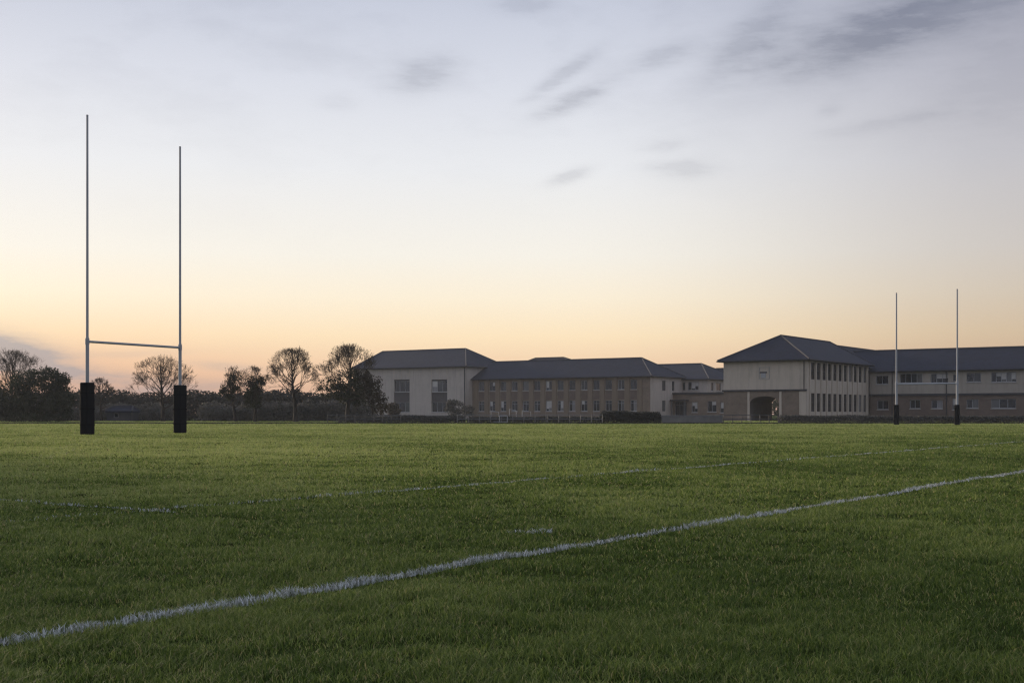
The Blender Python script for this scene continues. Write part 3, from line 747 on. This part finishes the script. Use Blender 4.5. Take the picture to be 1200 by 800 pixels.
TG = 'trees along the left edge of the field'
bare_tree('bare_tree', 'wide bare tree at the far left rising behind the dark tree', 14, 122, 412, 96, 0.24, 41, 1.1, None, 0, 'dull', 0.010, grp=TG)
leafy_tree('dark_tree', 'large dense dark evergreen tree at the far left of the field', 44, 112, [(9000, 46, 462, 40, 31), (5000, 58, 446, 26, 17), (5000, 12, 468, 34, 26), (4000, 70, 474, 22, 24), (3500, -18, 472, 26, 26), (2600, 40, 488, 46, 12)], 42, 'ever', 'tree', TG, 0.085)
bare_tree('bare_tree', 'small bare tree just right of the left goalpost pad', 119, 125, 443.5, 40, 0.30, 43, 0.9, None, 0, 'dull', 0.010, grp=TG)
bare_tree('bare_tree', 'spreading bare tree behind the right post of the near goal', 191, 118, 419.0, 90, 0.20, 44, 1.05, None, 0, 'dull', 0.010, grp=TG)
bare_tree('ivy_tree', 'slim ivy clad tree left of its twin with a thin crown', 276, 116, 430, 38, 0.26, 45, 0.8, [(1200, -0.05, 3.5, 0.7, 1.2), (900, -0.9, 2.5, 0.7, 0.8)], 80, 'dull', 0.010, grp=TG)
bare_tree('ivy_tree', 'slim ivy clad tree right of its twin with a thicker crown', 299, 115, 430, 42, 0.26, 46, 0.8, [(1500, 0.1, 3.4, 0.9, 1.2), (1800, -0.1, 2.2, 0.9, 1.2)], 80, 'dull', 0.010, grp=TG)
bare_tree('bare_tree', 'round topped bare tree with clear trunk left of the hall', 346.5, 112, 409, 70, 0.33, 47, 1.15, None, 0, 'dull', 0.010, grp=TG)
bare_tree('ivy_tree', 'tall bare topped tree with ivy thick below, beside the pale hall', 407, 112, 405, 78, 0.28, 48, 1.15, [(1500, 0.2, 3.7, 1.6, 1.1), (3000, 0.3, 2.5, 2.2, 1.2), (900, -1.5, 2.9, 1.2, .9), (1000, 1.6, 3.2, 0.9, 1.4)], 120, 'dull', 0.010, grp=TG)
leafy_tree('evergreen_shrub', 'loose evergreen shrub overlapping the left end of the pale hall', 438, 111, [(1500, 437, 464, 13, 23), (500, 430, 446, 7, 12), (800, 446, 474, 9, 13)], 49, 'dull', 'shrub', None, 0.085)
leafy_tree('bush', 'rounded brown bush below the left window bay of the hall', 461, 172, [(1400, 461, 480, 9, 8)], 50, 'dull', 'bush', 'bushes at the foot of the buildings', 0.11, 0.6)
leafy_tree('bush', 'dark rounded bush at the right corner of the hall', 534, 172, [(2200, 534, 478, 13, 10), (600, 529, 473, 6, 6)], 51, 'hedge', 'bush', 'bushes at the foot of the buildings', 0.11, 0.6)
leafy_tree('bush', 'small dark bush between the hall and the brick range', 549, 176, [(900, 549, 481, 8, 7)], 52, 'hedge', 'bush', 'bushes at the foot of the buildings', 0.11, 0.6)
leafy_tree('pale_tree', 'pale leafy shrub glimpsed through the archway', 911, 176, [(1100, 911, 478, 7, 12)], 53, 'pale_bush', 'shrub', None, 0.12, 1.0)

def strip_leaves(x0, x1, y0, y1, ztop, n, size, mat, name, label, cat, kind=None, seed=60, rough=0.25, rsc=1.2, grp=None, zc=None):
    rs = np.random.RandomState(seed)
    X = x0 + rs.rand(n)*(x1-x0); Y = y0 + rs.rand(n)*(y1-y0)
    ed = 1.0
    if kind is None: ed = np.clip(np.minimum(X-x0, x1-X)/0.35 + 0.45, 0, 1)**0.5
    top = ztop*(1 - rough + 2*rough*(0.65*vnoise(X, Y, rsc, seed) + 0.35*vnoise(X, Y, rsc*0.35, seed+1)))*ed
    Z = top*rs.rand(n)**0.7
    v_, t_ = leaf_cloud(np.stack([X, Y, Z], 1), size, rs)
    ox = 0 if kind else (x0+x1)/2; oy = 0 if kind else (y0+y1)/2
    v_[:, 0] -= ox; v_[:, 1] -= oy
    o = tri_mesh(name, v_, t_, M[mat]); o.location = (ox, oy, 0)
    return tag(o, label, cat, grp, kind)
strip_leaves(PX(-420, 140), PX(438, 150), 134, 142, 2.75, 84000, 0.15, 'wood', 'woodland', 'dark distant belt of trees along the left horizon', 'woodland', 'stuff', 61, 0.34, 3.2)
strip_leaves(PX(-60, 128), PX(215, 128), 126, 129, 1.5, 12000, 0.12, 'hedge', 'undergrowth', 'dark low undergrowth beneath the trees at far left', 'undergrowth', 'stuff', 62, 0.4, 2.0)
strip_leaves(PX(236, 122), PX(440, 122), 120, 124, 1.7, 13000, 0.12, 'hedge', 'undergrowth', 'dark low undergrowth beneath the trees left of the hall', 'undergrowth', 'stuff', 63, 0.4, 2.0)
strip_leaves(-36, -28, -8, 42, 8.3, 68000, 0.22, 'wood', 'woodland', 'added tree belt out of view at left, shading the near grass', 'woodland', 'stuff', 71, 0.25, 4.0)  # unseen belt, added to cast shade over the foreground
HG = 'clipped hedges along the field edge'
YH = 97.0
strip_leaves(PX(396, YH), PX(545, YH), YH, YH+0.9, PZ(487, YH), 9000, 0.06, 'hedge', 'hedge', 'long dull low hedge in front of the pale hall', 'hedge', None, 64, 0.16, 1.0, HG)
strip_leaves(PX(547, YH), PX(704, YH), YH, YH+0.9, PZ(488, YH), 9000, 0.06, 'hedge', 'hedge', 'long dull low hedge in front of the brick range behind the rail', 'hedge', None, 65, 0.16, 1.0, HG)
strip_leaves(PX(704, YH), PX(775, YH), YH-0.3, YH+1.1, PZ(482, YH), 9000, 0.06, 'darkhedge', 'hedge', 'darkest bushy hedge in front of the right end of the brick range', 'hedge', None, 66, 0.16, 1.4, HG)
strip_leaves(PX(913, YH), PX(1072, YH), YH, YH+0.9, PZ(486.5, YH), 9000, 0.06, 'hedge', 'hedge', 'low dark hedge in front of the finned side wall', 'hedge', None, 67, 0.12, 1.0, HG)
strip_leaves(PX(1073, YH), PX(1275, YH), YH, YH+0.9, PZ(487, YH), 11000, 0.06, 'hedge', 'hedge', 'low dark hedge in front of the right wing', 'hedge', None, 68, 0.12, 1.0, HG)

# ------------------------------------------------------------------ walls, rails, shed
YW = 96.5
gw = thing('garden_wall', 'low grey garden wall in front of the entrance block', 'wall', (PX(775.5, YW), YW, 0))
L = PX(847, YW) - PX(775.5, YW)
m = MB(); m.box(0, L, 0, 0.3, 0, PZ(487.5, YW)); m.build('wall', M['garden'], gw)
m = MB(); m.box(-0.03, L+0.03, -0.04, 0.34, PZ(487.5, YW)+0.002, PZ(486.3, YW)); m.build('coping', M['rail'], gw)
for x in (0.55, 2.1, 3.6):
    m = MB(); m.box(x-0.11, x+0.11, -0.05, -0.003, 0, PZ(487.6, YW)); m.build('pier', M['garden'], gw)
def rail_fence(label, p0, p1, Y, ztop, zmid, npost, mat='rail', r=0.03, ends=None):
    root = thing('rail_fence', label, 'fence', (PX(p0, Y), Y, 0), 0, 'post and rail fences along the field edge')
    L = PX(p1, Y) - PX(p0, Y)
    for z in (ztop, zmid):
        if z:
            m = MB(); m.tube((0, 0, z), (L, 0, z), r, r, 8); m.build('rail', M[mat], root)
    for i in range(npost):
        x = L*i/(npost-1); m = MB(); m.tube((x, 0.0, -0.05), (x, 0.0, ztop+0.05), r*1.15, r*1.15, 8); m.build('post', M[mat], root)
    return root
zt = PZ(486, 95.5)
rail_fence('thin grey rail fence below the ivy tree and hall', 384, 470, 95.5, zt, 0.3, 9, 'mesh', 0.024)
rail_fence('pale metal rail fence before the middle of the brick range', 536, 640, 95.5, zt, 0.32, 9, 'rail', 0.02)
rail_fence('pale metal rail fence before the right part of the brick range', 642, 706, 95.5, zt, 0.32, 6, 'rail', 0.018)
rail_fence('dark metal rail fence before the archway', 848, 912, 95.5, zt, 0.32, 7, 'mesh', 0.026)
# stair handrails by the brick range
def handrail(label, px, Y, w_px, top, base):
    root = thing('handrail', label, 'handrail', (PX(px, Y), Y, 0), 0, 'white handrails in front of the brick range')
    w = w_px/F*Y; h = PZ(top, Y)
    m = MB(); m.tube((-w/2, 0, -0.05), (-w/2, 0, h), 0.035, 0.035, 8); m.build('post', M['frame_white'], root)
    m = MB(); m.tube((w/2, 0, -0.05), (w/2, 0, h*0.86), 0.03, 0.03, 8); m.build('post', M['frame_white'], root)
    m = MB(); m.tube((-w/2, 0, h-0.03), (w/2, 0, h*0.86-0.03), 0.028, 0.028, 8); m.build('rail', M['frame_white'], root)
    return root
handrail('white handrail nearest the bushes in front of the brick range', 580, 150, 9, 481, 490)
handrail('tallest white handrail in front of the brick range', 601, 150, 8, 479, 490)
handrail('white handrail set furthest right before the brick range', 617, 150, 10, 480.5, 490)
# football-style frame in front (white verticals at the rail)
YG = 94.6
gf = thing('small_goal', 'small white goal frame standing before the brick range', 'goal', (PX(590, YG), YG, 0))
wg = 9/F*YG/2*2
for sx in (-wg/2, wg/2):
    m = MB(); m.tube((sx, 0, 0.0), (sx, 0, PZ(487, YG)), 0.028, 0.028, 8); m.build('post', M['frame_white'], gf)
m = MB(); m.tube((-wg/2, 0, PZ(487, YG)), (wg/2, 0, PZ(487, YG)), 0.028, 0.028, 8); m.build('crossbar', M['frame_white'], gf)
m = MB(); m.tube((-wg/2-0.45, 0, 0.12), (wg/2, 0, 0.12), 0.02, 0.02, 8); m.build('ground_bar', M['frame_white'], gf)
# shed at the left, dim in the mist
YS = 124.0
sh = thing('shed', 'low grey shed with shallow roof between the left goalposts', 'shed', (PX(125, YS), YS, 0), math.radians(-6))
Ls = 30/F*YS
m = MB()
facade(m, front(0, 0), 0, Ls, 0, 0.95, [(0.7, 1.2, 0.35, 0.8)], 0.08); facade(m, back(Ls, 1.8), 0, Ls, 0, 0.95); facade(m, left(0, 1.8), 0, 1.8, 0, 0.95); facade(m, right(Ls, 0), 0, 1.8, 0, 0.95)
m.build('wall', M['trim'], sh)
window(front(0, 0), (0.7, 1.2, 0.35, 0.8), sh, 'frame_dark', 0, (), 0.05, False)
hip_roof(sh, 0, Ls, 0, 1.8, 1.0, 1.42, 'x', 0.35, 0.35, 0.12, 'slate', 0, False)

# ------------------------------------------------------------------ haze
hz = MB(); hz.box(-260, 260, -40, 330, -1.0, 14.0)
m = bpy.data.materials.new('evening_haze'); m.use_nodes = True; nt = m.node_tree; nt.nodes.clear()
out = nt.nodes.new('ShaderNodeOutputMaterial'); pv = nt.nodes.new('ShaderNodeVolumePrincipled')
pv.inputs['Color'].default_value = (0.82, 0.88, 0.98, 1); pv.inputs['Density'].default_value = 0.00022; pv.inputs['Anisotropy'].default_value = 0.2
nt.links.new(pv.outputs[0], out.inputs['Volume'])
tag(hz.build('haze', m), 'thin evening haze over the field', 'haze', None, 'stuff')

# ------------------------------------------------------------------ sky and sun
SUN_AZ, SUN_EL = math.radians(-42), math.radians(9.5)
w = bpy.data.worlds.new('World'); SC.world = w; w.use_nodes = True
nt = w.node_tree; nt.nodes.clear()
wo = nt.nodes.new('ShaderNodeOutputWorld'); bg = nt.nodes.new('ShaderNodeBackground'); nt.links.new(bg.outputs[0], wo.inputs[0])
bg.inputs['Strength'].default_value = 0.1
sky = nt.nodes.new('ShaderNodeTexSky'); sky.sky_type = 'NISHITA'; sky.sun_disc = False
sky.sun_elevation = SUN_EL; sky.sun_rotation = SUN_AZ; sky.air_density = 1.0; sky.dust_density = 2.0; sky.ozone_density = 1.5
tc = nt.nodes.new('ShaderNodeTexCoord'); sp = nt.nodes.new('ShaderNodeSeparateXYZ'); nt.links.new(tc.outputs['Generated'], sp.inputs[0])
def mth(op, a, b=None, c=None):
    n = nt.nodes.new('ShaderNodeMath'); n.operation = op
    for i, x in enumerate((a, b, c)):
        if x is None: continue
        if isinstance(x, (int, float)): n.inputs[i].default_value = x
        else: nt.links.new(x, n.inputs[i])
    return n.outputs[0]
def vmix(kind, fac, a, b):
    n = nt.nodes.new('ShaderNodeMix'); n.data_type = 'RGBA'; n.blend_type = kind
    for i, x in ((0, fac), (6, a), (7, b)):
        if isinstance(x, (int, float)): n.inputs[i].default_value = x
        elif isinstance(x, tuple): n.inputs[i].default_value = x + (1,)
        else: nt.links.new(x, n.inputs[i])
    return n.outputs[2]
DEG = 180/math.pi
az = mth('MULTIPLY', mth('ARCTAN2', sp.outputs[0], sp.outputs[1]), DEG)
el = mth('MULTIPLY', mth('ARCSINE', sp.outputs[2]), DEG)
def eldeg(py): return math.degrees(math.atan((HZ-py)/F))
ef = mth('DIVIDE', el, 60.0)
stops = [(0.0, (196, 164, 150)), (eldeg(455)/60, (222, 184, 155)), (eldeg(425)/60, (238, 205, 170)), (eldeg(395)/60, (247, 223, 186)), (eldeg(350)/60, (246, 233, 210)),
         (eldeg(300)/60, (241, 236, 226)), (eldeg(200)/60, (229, 230, 233)), (eldeg(100)/60, (213, 216, 226)), (eldeg(0)/60, (194, 199, 214)), (0.5, (180, 188, 208)), (1.0, (165, 176, 200))]
base = ramp(nt, ef, [(p, rgb(*c)) for p, c in stops])
# greyer, dimmer air towards the right; slightly pinker low left
fr = nt.nodes.new('ShaderNodeMapRange'); fr.interpolation_type = 'SMOOTHSTEP'; nt.links.new(az, fr.inputs[0])
fr.inputs[1].default_value = 2; fr.inputs[2].default_value = 24
base = vmix('MULTIPLY', fr.outputs[0], base, (0.66, 0.64, 0.66))
fl = nt.nodes.new('ShaderNodeMapRange'); fl.interpolation_type = 'SMOOTHSTEP'; nt.links.new(az, fl.inputs[0])
fl.inputs[1].default_value = 0; fl.inputs[2].default_value = -22
lo_ = nt.nodes.new('ShaderNodeMapRange'); lo_.interpolation_type = 'SMOOTHSTEP'; nt.links.new(el, lo_.inputs[0])
lo_.inputs[1].default_value = 5.5; lo_.inputs[2].default_value = 0.5
base = vmix('MULTIPLY', mth('MULTIPLY', fl.outputs[0], lo_.outputs[0]), base, (0.93, 0.79, 0.77))
# the eastern half, behind the camera, is cool and grey
fb = nt.nodes.new('ShaderNodeMapRange'); fb.interpolation_type = 'SMOOTHSTEP'; nt.links.new(mth('ABSOLUTE', az), fb.inputs[0])
fb.inputs[1].default_value = 45; fb.inputs[2].default_value = 110
east = ramp(nt, ef, [(0.0, rgb(140, 145, 165)), (0.08, rgb(165, 168, 185)), (0.4, rgb(190, 196, 212)), (1.0, rgb(165, 176, 200))])
base = vmix('MIX', fb.outputs[0], base, east)
# clouds: soft elongated banks at their own bearings, broken up by noise
cv = nt.nodes.new('ShaderNodeCombineXYZ'); nt.links.new(az, cv.inputs[0]); nt.links.new(el, cv.inputs[1])
def cnoise(scale, sx, sy, rot, detail=7, rough=0.6):
    mp = nt.nodes.new('ShaderNodeMapping'); nt.links.new(cv.outputs[0], mp.inputs[0])
    mp.inputs['Rotation'].default_value = (0, 0, math.radians(rot)); mp.inputs['Scale'].default_value = (sx, sy, 1)
    n = nt.nodes.new('ShaderNodeTexNoise'); n.noise_dimensions = '2D'; n.inputs['Scale'].default_value = scale; n.inputs['Detail'].default_value = detail; n.inputs['Roughness'].default_value = rough
    nt.links.new(mp.outputs[0], n.inputs['Vector']); return n.outputs[0]
nA = cnoise(1.15, 0.42, 1.9, -20, 9, 0.64); nB = cnoise(0.28, 0.5, 1.3, -18)
def bank(px, py, rx, ry, rot, amt, rag=2.2):
    """elliptic cloud bank centred on a bearing; rx, ry half sizes in photo pixels, rot counter-clockwise"""
    a0 = math.degrees(math.atan((px-600)/F)); e0 = math.degrees(math.atan((HZ-py)/F*math.cos(math.radians(a0)))); s = math.degrees(1/F)
    c, q = math.cos(math.radians(rot)), math.sin(math.radians(rot))
    du = mth('SUBTRACT', az, a0); dv = mth('SUBTRACT', el, e0)
    a = mth('ADD', mth('MULTIPLY', du, c/(rx*s)), mth('MULTIPLY', dv, q/(rx*s)))
    b = mth('ADD', mth('MULTIPLY', du, -q/(ry*s)), mth('MULTIPLY', dv, c/(ry*s)))
    r2 = mth('ADD', mth('MULTIPLY', a, a), mth('MULTIPLY', b, b))
    r2 = mth('ADD', r2, mth('MULTIPLY', mth('SUBTRACT', nA, 0.56), rag))
    return mth('MULTIPLY', mth('EXPONENT', mth('MULTIPLY', mth('MAXIMUM', r2, 0.0), -1.15)), amt)
banks = [(497, 88, 40, 20, 15, .32), (660, 88, 48, 9, 32, .30), (672, 117, 44, 11, 22, .42), (395, 120, 22, 10, 0, .14), (778, 66, 46, 12, 14, .30), (668, 207, 26, 8, 18, .30),
         (800, 198, 44, 10, 0, .24), (775, 172, 26, 7, 4, .16), (878, 45, 60, 22, 38, .36, 1.8), (1005, 46, 130, 34, 16, .34, 1.8), (1115, 8, 160, 36, 13, .52, 1.5), (1040, 145, 60, 8, 6, .22), (972, 129, 14, 7, 10, .22),
         (615, 6, 40, 12, 0, .18), (4, 412, 70, 19, -12, 1.25, 1.8), (60, 436, 110, 9, -4, .5), (210, 452, 95, 9, 0, .32, 1.6), (120, 468, 160, 16, 0, .42, 1.5), (265, 430, 50, 6, -6, .26, 1.5), (150, 415, 70, 5, 3, .16, 1.8), (1190, 90, 90, 50, 20, .2)]
tot = None
for bk_ in banks:
    q = bank(*bk_); tot = q if tot is None else mth('ADD', tot, q)
haze_band = mth('MULTIPLY', mth('MULTIPLY', mth('SUBTRACT', nB, 0.48), 0.5), mth('MINIMUM', mth('MAXIMUM', mth('DIVIDE', mth('SUBTRACT', el, 6.0), 10.0), 0.0), 1.0))
tot = mth('MINIMUM', mth('ADD', tot, mth('MAXIMUM', haze_band, 0.0)), 0.85)
ccol = ramp(nt, ef, [(0.0, rgb(150, 140, 145)), (eldeg(405)/60, rgb(150, 150, 160)), (eldeg(250)/60, rgb(165, 165, 172)), (eldeg(0)/60, rgb(112, 118, 138)), (0.8, rgb(110, 118, 140))])
paint = vmix('MIX', tot, base, ccol)
ten = nt.nodes.new('ShaderNodeVectorMath'); ten.operation = 'SCALE'; ten.inputs['Scale'].default_value = 10.9; nt.links.new(paint, ten.inputs[0])
fin = vmix('MIX', 0.95, sky.outputs[0], ten.outputs[0])
nt.links.new(fin, bg.inputs['Color'])

sl = bpy.data.lights.new('sun', 'SUN'); sl.energy = 5.0; sl.angle = math.radians(9); sl.color = (1.0, 0.80, 0.58)
so = bpy.data.objects.new('sun', sl); C.objects.link(so)
dirv = Vector((math.sin(SUN_AZ)*math.cos(SUN_EL), math.cos(SUN_AZ)*math.cos(SUN_EL), math.sin(SUN_EL)))
so.rotation_euler = dirv.to_track_quat('Z', 'Y').to_euler(); so.location = dirv*200

# ------------------------------------------------------------------ camera and output
cam = bpy.data.cameras.new('camera'); co = bpy.data.objects.new('camera', cam); C.objects.link(co)
cam.sensor_width = 36; cam.lens = 36*F/1200; cam.shift_y = (HZ-400)/1200; cam.clip_end = 5000; cam.clip_start = 0.05
co.location = (0, 0, CH); co.rotation_euler = (math.pi/2, 0, 0)
SC.camera = co
SC.view_settings.view_transform = 'Standard'; SC.view_settings.look = 'None'; SC.view_settings.exposure = 0; SC.view_settings.gamma = 1
SC.render.engine = 'CYCLES'
cy = SC.cycles
cy.max_bounces = 8; cy.transparent_max_bounces = 4; cy.volume_bounces = 1; cy.use_denoising = True; cy.denoising_prefilter = 'NONE'; cy.pixel_filter_type = 'BLACKMAN_HARRIS'; cy.filter_width = 1.3
